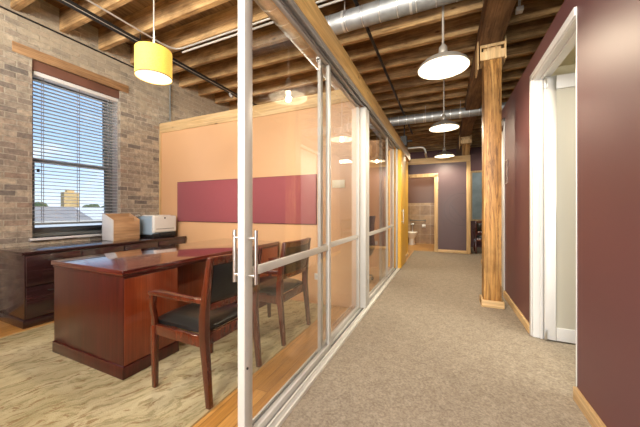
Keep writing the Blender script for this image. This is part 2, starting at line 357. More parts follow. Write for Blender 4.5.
# ------------------------------------------------------------------ mesh builder
class MB:
    def __init__(s): s.bm = bmesh.new()
    def box(s, x0, x1, y0, y1, z0, z1):
        v = [s.bm.verts.new(p) for p in ((x0,y0,z0),(x1,y0,z0),(x1,y1,z0),(x0,y1,z0),(x0,y0,z1),(x1,y0,z1),(x1,y1,z1),(x0,y1,z1))]
        for f in ((3,2,1,0),(4,5,6,7),(0,1,5,4),(1,2,6,5),(2,3,7,6),(3,0,4,7)): s.bm.faces.new([v[i] for i in f])
        return s
    def loft(s, rings, cap=True):
        R = [[s.bm.verts.new(p) for p in r] for r in rings]
        n = len(R[0])
        for a, b in zip(R, R[1:]):
            for i in range(n): s.bm.faces.new((a[i], a[(i+1) % n], b[(i+1) % n], b[i]))
        if cap:
            s.bm.faces.new(list(reversed(R[0]))); s.bm.faces.new(R[-1])
        return s
    def bar(s, pts, w, h, up=(0, 0, 1)):
        """rectangular section swept along pts; w,h may be lists"""
        P = [Vector(p) for p in pts]; rings = []
        for i, p in enumerate(P):
            t = (P[min(i+1, len(P)-1)] - P[max(i-1, 0)]).normalized()
            u = Vector(up); sd = t.cross(u).normalized(); u2 = sd.cross(t).normalized()
            ww = (w[i] if isinstance(w, (list, tuple)) else w) / 2; hh = (h[i] if isinstance(h, (list, tuple)) else h) / 2
            rings.append([p + sd*ww + u2*hh, p - sd*ww + u2*hh, p - sd*ww - u2*hh, p + sd*ww - u2*hh])
        return s.loft(rings)
    def tube(s, pts, r, seg=12):
        P = [Vector(p) for p in pts]; rings = []
        ref = None
        for i, p in enumerate(P):
            t = (P[min(i+1, len(P)-1)] - P[max(i-1, 0)]).normalized()
            if ref is None: ref = Vector((0, 0, 1)) if abs(t.z) < 0.9 else Vector((1, 0, 0))
            a = t.cross(ref).normalized(); c = a.cross(t).normalized()
            rr = r[i] if isinstance(r, (list, tuple)) else r
            rings.append([p + (a*math.cos(2*PI*k/seg) + c*math.sin(2*PI*k/seg))*rr for k in range(seg)])
        return s.loft(rings)
    def lathe(s, prof, cx=0, cy=0, cz=0, seg=40, close=False):
        rings = [[s.bm.verts.new((cx + max(r, 1e-5)*math.cos(2*PI*k/seg), cy + max(r, 1e-5)*math.sin(2*PI*k/seg), cz + z)) for k in range(seg)] for r, z in prof]
        pairs = list(zip(rings, rings[1:]))
        if close: pairs.append((rings[-1], rings[0]))
        for a, b in pairs:
            for k in range(seg): s.bm.faces.new((a[k], a[(k+1) % seg], b[(k+1) % seg], b[k]))
        return s
    def prism(s, poly, axis, a0, a1):
        f = {'x': lambda p, a: (a, p[0], p[1]), 'y': lambda p, a: (p[0], a, p[1]), 'z': lambda p, a: (p[0], p[1], a)}[axis]
        return s.loft([[f(p, a0) for p in poly], [f(p, a1) for p in poly]])
    def ico(s, c, r, sub=2, jit=0.0):
        g = bmesh.ops.create_icosphere(s.bm, subdivisions=sub, radius=1.0)
        for v in g['verts']:
            k = 1 + random.uniform(-jit, jit)
            v.co = Vector((c[0] + v.co.x*r[0]*k, c[1] + v.co.y*r[1]*k, c[2] + v.co.z*r[2]*k))
        return s
    def build(s, name, mat, parent=None, bevel=0.0, seg=2, smooth=True, label=None, cat=None, group=None, kind=None):
        bm = s.bm
        bmesh.ops.remove_doubles(bm, verts=bm.verts, dist=1e-6)
        bmesh.ops.recalc_face_normals(bm, faces=bm.faces)
        if bevel:
            es = [e for e in bm.edges if len(e.link_faces) == 2 and e.calc_face_angle(0) > 0.5]
            bmesh.ops.bevel(bm, geom=es, offset=bevel, offset_type='OFFSET', segments=seg, profile=0.5, affect='EDGES', clamp_overlap=True)
        if smooth:
            for f in bm.faces: f.smooth = True
            for e in bm.edges:
                e.smooth = not (len(e.link_faces) == 2 and e.calc_face_angle(0) > 0.6)
        off = Vector((0, 0, 0)); p = parent
        while p is not None: off += p.location; p = p.parent
        loc = Vector((0, 0, 0))
        if parent is None:
            xs = [v.co for v in bm.verts]
            lo = Vector([min(c[i] for c in xs) for i in range(3)]); hi = Vector([max(c[i] for c in xs) for i in range(3)])
            loc = Vector(((lo.x+hi.x)/2, (lo.y+hi.y)/2, lo.z))
        bm.transform(Matrix.Translation(-off - loc))
        me = bpy.data.meshes.new(name); bm.to_mesh(me); bm.free()
        me.materials.append(mat)
        o = bpy.data.objects.new(name, me); COL.objects.link(o)
        o.parent = parent; o.location = loc
        tag(o, label, cat, group, kind)
        return o

def tag(o, label=None, cat=None, group=None, kind=None):
    if label: o['label'] = label
    if cat: o['category'] = cat
    if group: o['group'] = group
    if kind: o['kind'] = kind
def empty(name, loc, label, cat, group=None, kind=None):
    o = bpy.data.objects.new(name, None); o.location = loc; o.empty_display_size = 0.1; COL.objects.link(o)
    tag(o, label, cat, group, kind); return o
def copy_tree(o, parent=None):
    c = o.copy(); COL.objects.link(c); c.parent = parent
    for ch in list(o.children): copy_tree(ch, c)
    return c
def box(*a): return MB().box(*a)

S = 'structure'
# ------------------------------------------------------------------ room shell
XW = -4.52          # brick wall face
XG = -0.83          # glass wall line, corridor side
XR = 0.76           # right wall face
YB = 3.25           # back wall of the first office
YF = 8.58           # far wall
ZT = 2.66
def rectangles(m, rects):
    for r in rects: m.box(*r)
    return m
rectangles(MB(), [(XG, 3.5, -3, 8.64, -0.06, 0), (0.68, 3.5, 8.64, 12, -0.06, 0)]).build('floor', M['carpet'], label='flecked beige grey loop carpet along the corridor', cat='floor', kind=S)
box(-4.9, XG, -3, 8.64, -0.06, 0).build('floor', M['planks'], label='golden wood plank floor inside the glass walled offices', cat='floor', kind=S)
box(-2.2, 0.68, 8.64, 10.7, -0.06, 0.002).build('floor', M['tilefloor'], label='amber tile floor of the restroom', cat='floor', kind=S)

ceil = box(-4.9, 3.5, -3, 12, 3.79, 3.85).build('ceiling', M['deck'], label='old dark board ceiling deck on exposed joists', cat='ceiling', kind=S)
jm = None
for k in range(-8, 23):
    y = 1.90 + 0.44*k
    if jm is None:
        jm = box(-4.6, 3.5, -0.032, 0.032, 0, 0.287).build('joist', M['joist'], ceil, bevel=0.004, seg=1, smooth=False)
        o = jm
        o.data.transform(Matrix.Translation(ceil.location))
    else:
        o = jm.copy(); COL.objects.link(o)
    o.location = Vector((0, y, 3.503)) - ceil.location

# brick wall with the window hole
wy0, wy1, wz0, wz1 = 1.61, 2.60, 0.86, 3.02
wl = rectangles(MB(), [(XW-0.38, XW, -3, wy0, 0, 3.79), (XW-0.38, XW, wy1, 9, 0, 3.79), (XW-0.38, XW, wy0, wy1, 0, wz0), (XW-0.38, XW, wy0, wy1, wz1, 3.79)])
wl.build('wall_left', M['brick'], smooth=False, label='exposed old tan brick wall around the office window', cat='wall', kind=S)
box(XW-0.2, XW+0.012, 1.44, 2.72, 3.02, 3.14).build('trim_1', M['lintel'], bevel=0.006, label='rough timber lintel over the office window', cat='lintel', kind=S)

# office back wall
box(XW, -0.90, YB, YB+0.1, 0, 2.53).build('wall_back', M['orange'], smooth=False, label='orange tan painted wall behind the desk', cat='wall', kind=S)
box(XW, -0.90, YB-0.015, YB+0.115, 2.53, 2.70).build('trim_2', M['pine_x'], bevel=0.004, label='knotty pine beam capping the orange office wall', cat='trim', kind=S)
box(XW, XW+0.035, YB-0.02, YB, 0.0, 2.53).build('trim_3', M['pine_z'], label='narrow pine corner strip between brick and orange wall', cat='trim', kind=S)
box(XW, -0.95, 5.76, 5.86, 0, 2.66).build('wall_middle', M['orange'], smooth=False, label='orange tan rear wall of the second glass office', cat='wall', kind=S)
box(XW, -0.86, -1.3, -1.2, 0, 2.66).build('wall_front', M['orange'], smooth=False, label='orange tan front wall of the first office', cat='wall', kind=S)

# right wall (door openings at y 2.28-3.25 and 4.62-5.60)
d0, d1, e0, e1 = 2.268, 3.24, 4.62, 5.60
rectangles(MB(), [(XR, XR+0.12, -3, d0, 0, ZT), (XR, XR+0.12, d0, d1, 2.445, ZT), (XR, XR+0.12, d1, e0, 0, ZT),
                  (XR, XR+0.12, e0, e1, 2.445, ZT), (XR, XR+0.12, e1, 7.2, 0, ZT)]).build('wall_right', M['maroon'], smooth=False, label='plum brown painted corridor wall with white trimmed doorway', cat='wall', kind=S)
BH = 0.084
box(XR-0.02, XR, -3, d0-0.005, 0, BH).build('baseboard_right', M['pine_y'], bevel=0.003, label='pale pine baseboard nearest the camera on right wall', cat='baseboard', kind=S)
box(XR-0.02, XR, d1+0.045, e0-0.06, 0, BH).build('baseboard_right', M['pine_y'], bevel=0.003, label='pale pine baseboard between doorway and timber post', cat='baseboard', kind=S)
box(XR-0.02, XR, e1+0.06, 7.2, 0, BH).build('baseboard_right', M['pine_y'], bevel=0.003, label='pale pine baseboard beyond the timber post', cat='baseboard', kind=S)
# room behind the right hand doorway
box(XR+0.12, 3.4, 3.62, 3.70, 0, 2.75).build('wall_side', M['cream'], smooth=False, label='cream wall of the room behind open frosted door', cat='wall', kind=S)
box(3.4, 3.5, -3, 12, 0, 3.79).build('wall_outer', M['cream'], smooth=False, label='cream outer wall of the right hand room', cat='wall', kind=S)
box(XR+0.12, 3.4, 0.6, 3.62, 2.68, 2.75).build('ceiling', M['cream'], smooth=False, label='cream ceiling of room behind open frosted door', cat='ceiling', kind=S)

# yellow wall after the glass
box(-0.95, XG-0.005, 5.80, 6.56, 0, 2.47).build('wall_yellow', M['yellow'], smooth=False, label='golden yellow wall past the end of glass partition', cat='wall', kind=S)
box(-0.99, -0.89, 6.56, 7.62, 0, 2.47).build('wall_yellow', M['yellow'], smooth=False, label='narrow recessed golden wall between yellow door and restroom', cat='wall', kind=S)
box(-1.20, -1.10, 5.86, 8.58, 0, 2.6).build('wall_inner', M['maroon'], smooth=False, label='brown wall hidden beside restroom entrance', cat='wall', kind=S)
box(-0.89, -0.872, 6.565, 7.62, 0, BH).build('baseboard_yellow', M['pine_y'], label='pine baseboard on yellow wall by the restroom', cat='baseboard', kind=S)
# far wall
rectangles(MB(), [(-0.28, 0.60, YF, YF+0.1, 0, 2.53), (-1.0, -0.28, YF, YF+0.1, 2.2, 2.53)]).build('wall_far', M['plum'], smooth=False, label='dusky plum end wall of corridor beside restroom', cat='wall', kind=S)
box(-1.0, 0.63, YF-0.02, YF+0.12, 2.53, 2.70).build('trim_4', M['pine_x'], bevel=0.004, label='pine beam capping the plum end wall', cat='trim', kind=S)
box(0.535, 0.635, YF-0.02, YF+0.12, 0, 2.53).build('trim_5', M['pine_z'], bevel=0.004, label='upright pine board at right edge of plum wall', cat='trim', kind=S)
box(-0.18, 0.535, YF-0.02, YF, 0, BH).build('baseboard_far', M['pine_x'], bevel=0.003, label='pine baseboard under the plum end wall', cat='baseboard', kind=S)
d3 = empty('door_3', (-0.6, YF, 0), 'pine cased restroom doorway in plum end wall', 'doorway', kind=S)
rectangles(MB(), [(-0.28, -0.18, YF-0.02, YF+0.12, 0, 2.2), (-1.0, -0.18, YF-0.02, YF+0.12, 2.15, 2.25)]).build('door_frame', M['pine_z'], d3, bevel=0.004)
# restroom shell
box(-2.1, 0.37, 10.5, 10.6, 0, 2.6).build('wall_restroom', M['bath'], smooth=False, label='tan tiled wall at back of the restroom', cat='wall', kind=S)
box(-2.2, -2.1, 8.68, 10.6, 0, 2.6).build('wall_restroom', M['bath'], smooth=False, label='tan tiled left wall of restroom', cat='wall', kind=S)
box(0.27, 0.37, 8.68, 10.5, 0, 2.6).build('wall_restroom', M['bath'], smooth=False, label='tan tiled right wall of restroom', cat='wall', kind=S)
# passage past the post
box(0.68, 3.4, 10.2, 10.3, 0, 3.0).build('wall_passage', M['maroon'], smooth=False, label='dark brown wall across the passage beyond far wall', cat='wall', kind=S)

box(-4.9, 3.4, 12.0, 12.1, 0, 3.79).build('wall_rear', M['maroon'], smooth=False, label='dark brown wall closing the building far behind restroom', cat='wall', kind=S)
# ------------------------------------------------------------------ post and girder
g = box(0.385, 0.64, -3, 12, 3.25, 3.503).build('ceiling_girder', M['girder'], bevel=0.008, label='long dark timber girder carried by the corridor post', cat='beam')
def make_post(y, label, group=None):
    p = empty('timber_post', (0.535, y+0.1, 0), label, 'post')
    box(0.44, 0.63, y, y+0.2, 0, 3.06).build('post_shaft', M['post'], p, bevel=0.008)
    b = MB()
    b.box(0.415, 0.655, y-0.022, y, 0, BH).box(0.415, 0.655, y+0.2, y+0.222, 0, BH).box(0.415, 0.44, y, y+0.2, 0, BH).box(0.63, 0.655, y, y+0.2, 0, BH)
    b.build('base_trim', M['pine_x'], p, bevel=0.003)
    c = MB()   # open pine bracket box between post and girder
    c.box(0.41, 0.66, y-0.01, y+0.21, 3.06, 3.075)
    c.box(0.40, 0.67, y-0.012, y+0.012, 3.065, 3.165).box(0.40, 0.67, y-0.012, y+0.012, 3.215, 3.249)
    for x in (0.40, 0.478, 0.568, 0.655): c.box(x, x+0.015, y-0.012, y+0.012, 3.16, 3.22)
    c.box(0.44, 0.63, y+0.03, y+0.2, 3.075, 3.249)
    c.box(0.368, 0.382, y-0.03, y+0.22, 2.95, 3.30).box(0.66, 0.674, y-0.03, y+0.22, 3.03, 3.30)
    c.build('post_bracket', M['pine_z'], p, bevel=0.002, seg=1)
    return p
make_post(3.985, 'knotty oiled timber post standing in corridor by right wall')
make_post(8.73, 'second timber post behind the plum end wall')
cl = MB(); cl.tube([(0.70, 3.45, 3.42), (0.70, 3.45, 3.30), (0.715, 3.5, 3.27)], 0.012).box(0.67, 0.73, 3.42, 3.48, 3.24, 3.285)
cl.build('beam_clamp', M['conduit'], label='small pale clamp hanging at right side of girder', cat='clamp')

# ------------------------------------------------------------------ glass partition
pt = box(-0.965, XG, -1.2, 7.60, 2.47, 2.66).build('header_beam', M['header'], bevel=0.004, label='golden timber beam running above the glass partition', cat='beam')
tb = empty('floor_track', (-0.91, 2, 0), 'pale aluminium sliding track on floor under glass partition', 'track')
m = MB(); m.box(-0.985, XG, -1.2, 5.80, 0, 0.012)
for x in (-0.985, -0.926, -0.882, XG-0.012): m.box(x, x+0.012, -1.2, 5.80, 0.012, 0.028)
m.build('track_rail', M['trackw'], tb, bevel=0.001, seg=1)
rectangles(MB(), [(-0.97, -0.93, -1.2, 5.80, 0.0125, 0.016), (-0.91, -0.884, -1.2, 5.80, 0.0125, 0.016)]).build('track_groove', M['groove'], tb)
tt = empty('head_track', (-0.91, 2, 2.42), 'pale aluminium head track under the golden timber beam', 'track')
m = MB(); m.box(-0.92, XG-0.004, -1.2, 5.80, 2.452, 2.47)
for x in (-0.882, -0.845): m.box(x, x+0.008, -1.2, 5.80, 2.428, 2.455)
for (ya, yb) in ((2.08, 3.21), (4.42, 5.6)): m.box(-0.975, -0.92, ya, yb, 2.452, 2.47).box(-0.975, -0.967, ya, yb, 2.428, 2.455)
m.build('track_rail', M['trackd'], tt, bevel=0.001, seg=1)

def glass_panel(name, xc, y0, y1, label, cat, kind=None, sw=0.045, handles=False, group=None, rail=True):
    t = 0.03
    p = empty(name, (xc, (y0+y1)/2, 0), label, cat, group, kind)
    x0, x1 = xc - t/2, xc + t/2
    z0, z1 = 0.018, 2.44
    st = []
    for k, y in enumerate((y0, y1-sw)):
        q = MB()
        if handles and k == 0: q.box(x0-0.013, x1, y, y+0.063, z0, z1)
        else: q.box(x0, x1, y, y+sw, z0, z1)
        st.append(q.build('stile', M['ivory'], p, bevel=0.003))
    box(x0, x1, y0+sw, y1-sw, z0, z0+0.05).build('bottom_rail', M['ivory'], p, bevel=0.003)
    box(x0, x1, y0+sw, y1-sw, z1-0.022, z1).build('top_rail', M['ivory'], p, bevel=0.003)
    if rail: box(x0+0.004, x1-0.004, y0+sw, y1-sw, 0.862, 0.908).build('middle_rail', M['ivory'], p, bevel=0.003)
    zz = [(z0+0.05, 0.864), (0.906, z1-0.022)] if rail else [(z0+0.05, z1-0.022)]
    for a, b in zz:
        box(xc-0.003, xc+0.003, y0+sw-0.006, y1-sw+0.006, a, b).build('glass_pane', M['glass'], p, smooth=False)
    if handles:
        yy = y0 + 0.03
        for sgn in (1, -1):
            h = MB()
            xf = x1 if sgn > 0 else x0-0.013; xb = xf + sgn*0.045
            h.tube([(xb, yy, 0.835), (xb, yy, 1.10)], 0.0095, 14)
            for z in (0.875, 1.06): h.tube([(xf, yy, z), (xb, yy, z)], 0.0075, 12)
            h.build('pull_handle', M['steel'], p)
        MB().tube([(x1-0.001, y0+0.02, 0.42), (x1+0.004, y0+0.02, 0.42)], 0.006).build('lock_pin', M['black'], st[0])
    return p
glass_panel('door_1', -0.903, 1.076, 2.197, 'glass sliding door with back to back bar handles beside desk', 'door', kind=S, handles=True)
glass_panel('glass_panel', -0.945, 2.077, 3.215, 'fixed glass panel between sliding door and second office', 'glass panel')
ep = MB().box(-0.93, -0.862, 3.22, 3.385, 0.03, 2.428)
ep.box(-0.862, -0.855, 3.225, 3.265, 0.03, 2.428).box(-0.862, -0.855, 3.34, 3.38, 0.03, 2.428)
ep.build('partition_post', M['ivory'], bevel=0.003, label='wide ivory upright between the two glass offices', cat='post')
glass_panel('door_4', -0.903, 3.39, 4.79, 'glass sliding door of the second office', 'door', kind=S)
glass_panel('glass_panel', -0.945, 4.43, 5.67, 'farthest glass panel, next to the yellow wall', 'glass panel')
box(-0.90, -0.872, 5.68, 5.795, 0.03, 2.428).build('partition_post', M['ivory'], bevel=0.003, label='slim ivory end post where glass meets yellow wall', cat='post')

# yellow door slab at the end of the glass
dy = empty('door_5', (XG+0.01, 6.1, 0), 'golden yellow door with steel pull beyond glass partition', 'door', kind=S)
box(XG-0.005, XG+0.012, 5.83, 6.555, 0.01, 2.42).build('door_leaf', M['yellow'], dy, bevel=0.003)
h = MB().tube([(XG+0.05, 5.9, 0.92), (XG+0.05, 5.9, 1.22)], 0.01)
for z in (0.96, 1.18): h.tube([(XG+0.012, 5.9, z), (XG+0.05, 5.9, z)], 0.008)
h.build('pull_handle', M['steel'], dy)

# ------------------------------------------------------------------ right hand doorway with open frosted door
dd = empty('door_2', (XR, 2.75, 0), 'white trimmed doorway with open frosted glass door on right', 'door', kind=S)
c = MB()
c.box(XR-0.014, XR, d1, d1+0.042, 0, 2.49).box(XR-0.014, XR, d0, d1+0.042, 2.435, 2.49).box(XR-0.004, XR+0.004, d0-0.006, d0+0.004, BH, 2.49)
c.build('casing', M['white'], dd, bevel=0.003)
c = MB()
c.box(XR-0.002, XR+0.125, d1-0.025, d1, 0, 2.445).box(XR-0.002, XR+0.125, d0, d1, 2.425, 2.445).box(XR+0.002, XR+0.125, d0, d0+0.02, 0, 2.445)
c.box(XR+0.05, XR+0.07, d1-0.04, d1-0.025, 0, 2.425).box(XR+0.05, XR+0.07, d0+0.02, d1-0.025, 2.41, 2.425)
c.build('jamb', M['white'], dd, bevel=0.002, seg=1)
ly0, ly1, lx0, lx1 = 3.17, 3.21, XR+0.075, XR+0.93
lf = MB()
lf.box(lx0, lx0+0.085, ly0, ly1, 0.015, 2.42).box(lx1-0.085, lx1, ly0, ly1, 0.015, 2.42)
lf.box(lx0+0.085, lx1-0.085, ly0, ly1, 0.015, 0.13).box(lx0+0.085, lx1-0.085, ly0, ly1, 2.30, 2.42)
lf = lf.build('door_leaf', M['white'], dd, bevel=0.003)
box(lx0+0.08, lx1-0.08, ly0+0.014, ly1-0.014, 0.125, 2.305).build('frosted_pane', M['frosted'], lf, smooth=False)
for z in (0.06, 2.36):
    box(XR+0.07, XR+0.09, 3.15, 3.166, z-0.045, z+0.045).build('hinge', M['steel'], dd, bevel=0.002)
# second doorway past the post
db = empty('door_6', (XR, 5.1, 0), 'white trimmed doorway half hidden behind the timber post', 'door', kind=S)
c = MB()
c.box(XR-0.016, XR, e0-0.055, e0, 0, 2.48).box(XR-0.016, XR, e1, e1+0.055, 0, 2.48).box(XR-0.016, XR, e0-0.055, e1+0.055, 2.425, 2.48)
c.build('casing', M['white'], db, bevel=0.003)
box(XR+0.05, XR+0.09, e0, e1, 0.01, 2.425).build('door_leaf', M['white'], db, bevel=0.002)
# small plaque by that doorway
pq = empty('wall_plaque', (XR-0.004, 4.44, 1.56), 'tall clear edged plaque on plum wall right of post', 'sign')
box(XR-0.007, XR-0.0005, 4.37, 4.50, 1.56, 1.87).build('plaque_panel', plain('smoky plaque', (0.17, 0.11, 0.10), 0.15), pq)
fr = MB(); fr.box(XR-0.011, XR-0.006, 4.365, 4.377, 1.555, 1.875).box(XR-0.011, XR-0.006, 4.493, 4.505, 1.555, 1.875).box(XR-0.011, XR-0.006, 4.377, 4.493, 1.555, 1.567).box(XR-0.011, XR-0.006, 4.377, 4.493, 1.863, 1.875)
fr.build('plaque_edge', plain('pale acrylic edge', (0.4, 0.3, 0.26), 0.3), pq)

# emblem on plum wall: open ring with a slanting stroke
def arc(m, cx, cz, r0, r1, a0, a1, y0, y1, n=36):
    poly = [(cx + r1*math.cos(a0+(a1-a0)*i/n), cz + r1*math.sin(a0+(a1-a0)*i/n)) for i in range(n+1)]
    inn = [(cx + r0*math.cos(a0+(a1-a0)*i/n), cz + r0*math.sin(a0+(a1-a0)*i/n)) for i in range(n+1)]
    for i in range(n):
        m.prism([poly[i], poly[i+1], inn[i+1], inn[i]], 'y', y0, y1)
    return m
em = MB(); yb0, yb1 = YF-0.005, YF-0.0005
arc(em, 0.42, 1.22, 0.425, 0.46, math.radians(80), math.radians(280), yb0, yb1)
em2 = em.build('wall_emblem', M['logo'], smooth=False, label='faint round tone on tone emblem on plum end wall', cat='emblem')
e3 = MB(); arc(e3, 0.45, 1.22, 0.33, 0.355, math.radians(105), math.radians(250), yb0, yb1)
e3.build('inner_arc', M['logo'], em2, smooth=False)
st_ = MB(); st_.prism([(0.10, 1.36), (0.14, 1.38), (0.50, 0.92), (0.45, 0.90)], 'y', yb0-0.001, yb1)
st_.build('slanting_stroke', M['logo'], em2, smooth=False)

# ------------------------------------------------------------------ window, blind
XGL = -4.76
wn = empty('window_1', (XGL, 2.1, wz0), 'tall double hung window in brick wall behind white blind', 'window', kind=S)
m = MB()
m.box(XGL-0.06, XGL+0.06, wy0, wy0+0.05, wz0, wz1).box(XGL-0.06, XGL+0.06, wy1-0.05, wy1, wz0, wz1)
m.box(XGL-0.06, XGL+0.06, wy0, wy1, wz0, wz0+0.04)
m.build('window_frame', M['sash'], wn, bevel=0.004)
box(XGL-0.06, XW-0.02, wy0, wy1, 2.90, wz1).build('window_head', M['redframe'], wn, bevel=0.004)
rs = rectangles(MB(), [(XGL+0.06, XW-0.05, wy1-0.012, wy1, wz0, 2.9), (XGL+0.06, XW-0.05, wy0, wy0+0.02, wz0, 2.9)])
rs.build('window_reveal', plain('pale reveal', (0.40, 0.36, 0.33), 0.6), wn)
def sash(z0, z1, x, bot):
    q = MB(); a, b = wy0+0.05, wy1-0.05
    q.box(x-0.02, x+0.02, a, a+0.045, z0, z1).box(x-0.02, x+0.02, b-0.045, b, z0, z1).box(x-0.02, x+0.02, a+0.045, b-0.045, z0, z0+bot).box(x-0.02, x+0.02, a+0.045, b-0.045, z1-0.045, z1)
    q = q.build('sash', M['sash'], wn, bevel=0.003)
    box(x-0.003, x+0.003, a+0.04, b-0.04, z0+bot-0.005, z1-0.04).build('window_pane', M['winglass'], q, smooth=False)
sash(wz0+0.04, 1.86, XGL+0.022, 0.075)
sash(1.815, 2.90, XGL-0.022, 0.045)
box(XGL+0.06, XW+0.035, wy0-0.03, wy1+0.03, wz0-0.03, wz0).build('window_sill', M['white'], wn, bevel=0.004)
bl = empty('window_blind', (-4.585, 2.1, 2.85), 'white slatted blind lowered most of the way over window', 'blind')
bx0, bx1, by0, by1 = -4.61, -4.56, wy0+0.025, wy1-0.008
box(bx0-0.005, bx1+0.01, by0, by1, 2.845, 2.895).build('headrail', M['slat'], bl, bevel=0.003)
sl = MB(); z = 1.06; nsl = 0
while z < 2.84:
    x0, x1, dz = bx0, bx1, 0.0018
    a = [(x0, z-dz), ((x0+x1)/2, z+0.003), (x1, z+dz), (x1, z+dz-0.003), ((x0+x1)/2, z), (x0, z-dz-0.003)]
    sl.prism(a, 'y', by0, by1); z += 0.0455
sl.build('slats', M['slat'], bl, smooth=False)
box(bx0, bx1, by0, by1, 1.015, 1.04).build('bottom_rail', M['sash'], bl, bevel=0.004)
for y in (1.73, 2.10, 2.47):
    rectangles(MB(), [(bx0-0.002, bx0, y-0.003, y+0.003, 1.02, 2.85), (bx1, bx1+0.002, y-0.003, y+0.003, 1.02, 2.85)]).build('ladder_cord', M['cord'], bl)
box(bx1, bx1+0.012, 1.665, 1.69, 1.665, 1.705).build('cord_tassel', M['black'], bl, bevel=0.002)

# ------------------------------------------------------------------ outside the window
box(-400, -5.2, -200, 300, -4.2, -4.0).build('ground', M['ground'], smooth=False, label='grey ground far below the window', cat='ground', kind=S)
rectangles(MB(), [(-26, -5.3, 0, 30, -4.0, 0.25), (-26, -25.7, 0, 30, 0.25, 0.4)]).build('flat_roof', M['roofw'], smooth=False, label='pale flat membrane roof just outside the window', cat='roof')
def roof(pts, name, mat, label):
    MB().loft([[(x, y, -4.0) for x, y, z in pts], [(x, y, z) for x, y, z in pts]]).build(name, mat, smooth=False, label=label, cat='roof')
roof([(-27, 2, 0.35), (-27, 13.4, 0.35), (-52, 23.2, 1.62), (-52, 4, 1.62)], 'brown_roof', M['roofb'], 'brown sloping roof at left beyond the pale flat roof')
roof([(-27, 13.5, 0.33), (-27, 40, 0.33), (-52, 60, 1.58), (-52, 23.3, 1.58)], 'pale_roof', M['roofp'], 'bright pale roof at right beyond the flat roof')
tb_ = empty('distant_building', (-124, 54, -4), 'square tan building on skyline seen through blind', 'building')
box(-125.5, -123, 52.2, 56.6, -4, 7.6).build('facade', M['tanbuild'], tb_)
box(-125, -123.5, 53.2, 55.4, 7.6, 8.6).build('roof_hut', M['tanbuild'], tb_)
trees = [(-126, 46.3, 4.2, 'rounded tree on skyline left of tan building'),
         (-121, 59.3, 3.9, 'dark tree on skyline just right of tan building'),
         (-112, 59.6, 3.4, 'rightmost dark tree on skyline, near window edge')]
for x, y, h, lb in trees:
    t = empty('distant_tree', (x, y, -4), lb, 'tree', 'trees on the skyline')
    MB().tube([(x, y, -4), (x, y, 0.5)], 0.25, 8).build('trunk', M['bark'], t)
    f = MB()
    for i in range(5): f.ico((x + random.uniform(-1, 1), y + random.uniform(-1.4, 1.4), h - 2.0 + random.uniform(-0.6, 0.7)), (1.3, 1.5, 1.3), 2, 0.12)
    f.build('foliage', M['leaf'], t)

# ------------------------------------------------------------------ rug
RZ = 0.012
rg = empty('area_rug', (-2.5, 1.7, 0), 'large cream floral rug under desk and chairs', 'rug')
box(-3.74, -1.30, 0.05, 3.18, 0.0005, RZ).build('rug_pile', M['rug'], rg, bevel=0.003)
M['binding'] = plain('olive rug binding', (0.40, 0.32, 0.17), 0.95)
for x in (-1.30, -3.765): box(x, x+0.025, 0.05, 3.18, 0.0005, RZ).build('rug_binding', M['binding'], rg)

# ------------------------------------------------------------------ desk
dk = empty('executive_desk', (-2.53, 2.2, RZ), 'dark mahogany executive desk with glossy top facing two chairs', 'desk')
X0, X1, Y0, Y1 = -2.99, -2.05, 1.20, 3.16
box(X0-0.016, X1+0.016, Y0-0.016, Y1+0.016, 0.74, 0.778).build('desktop', M['desktop'], dk, bevel=0.006, seg=3)
box(X0-0.005, X1+0.005, Y0-0.005, Y1+0.005, 0.72, 0.74).build('top_moulding', M['desk'], dk, bevel=0.004)
for (a, b) in ((Y0, 1.63), (2.75, Y1)):
    pd = box(X0, X1, a, b, RZ+0.08, 0.72).build('pedestal', M['desk'], dk, bevel=0.004)
    box(X0-0.009, X1+0.009, a-0.009, b+0.009, RZ, RZ+0.09).build('plinth', M['desk'], pd, bevel=0.006)
    box(X1, X1+0.006, a+0.004, b-0.004, RZ+0.095, 0.715).build('veneer_panel', M['desk_face'], pd, bevel=0.002)
    for z0, z1 in ((0.56, 0.71), (0.34, 0.55), (0.11, 0.33)):
        dr = box(X0-0.018, X0, a+0.02, b-0.02, z0, z1).build('drawer', M['desk'], pd, bevel=0.003)
for z in (0.635, 0.445, 0.22):
    for a, b in ((Y0, 1.63), (2.75, Y1)):
        MB().tube([(X0-0.018, (a+b)/2-0.14, z), (X0-0.045, (a+b)/2-0.12, z), (X0-0.045, (a+b)/2+0.12, z), (X0-0.018, (a+b)/2+0.14, z)], 0.006, 8).build('drawer_pull', M['steel'], dk)
box(-2.33, -2.30, 1.63, 2.75, 0.16, 0.72).build('modesty_panel', M['desk_face'], dk, bevel=0.002)

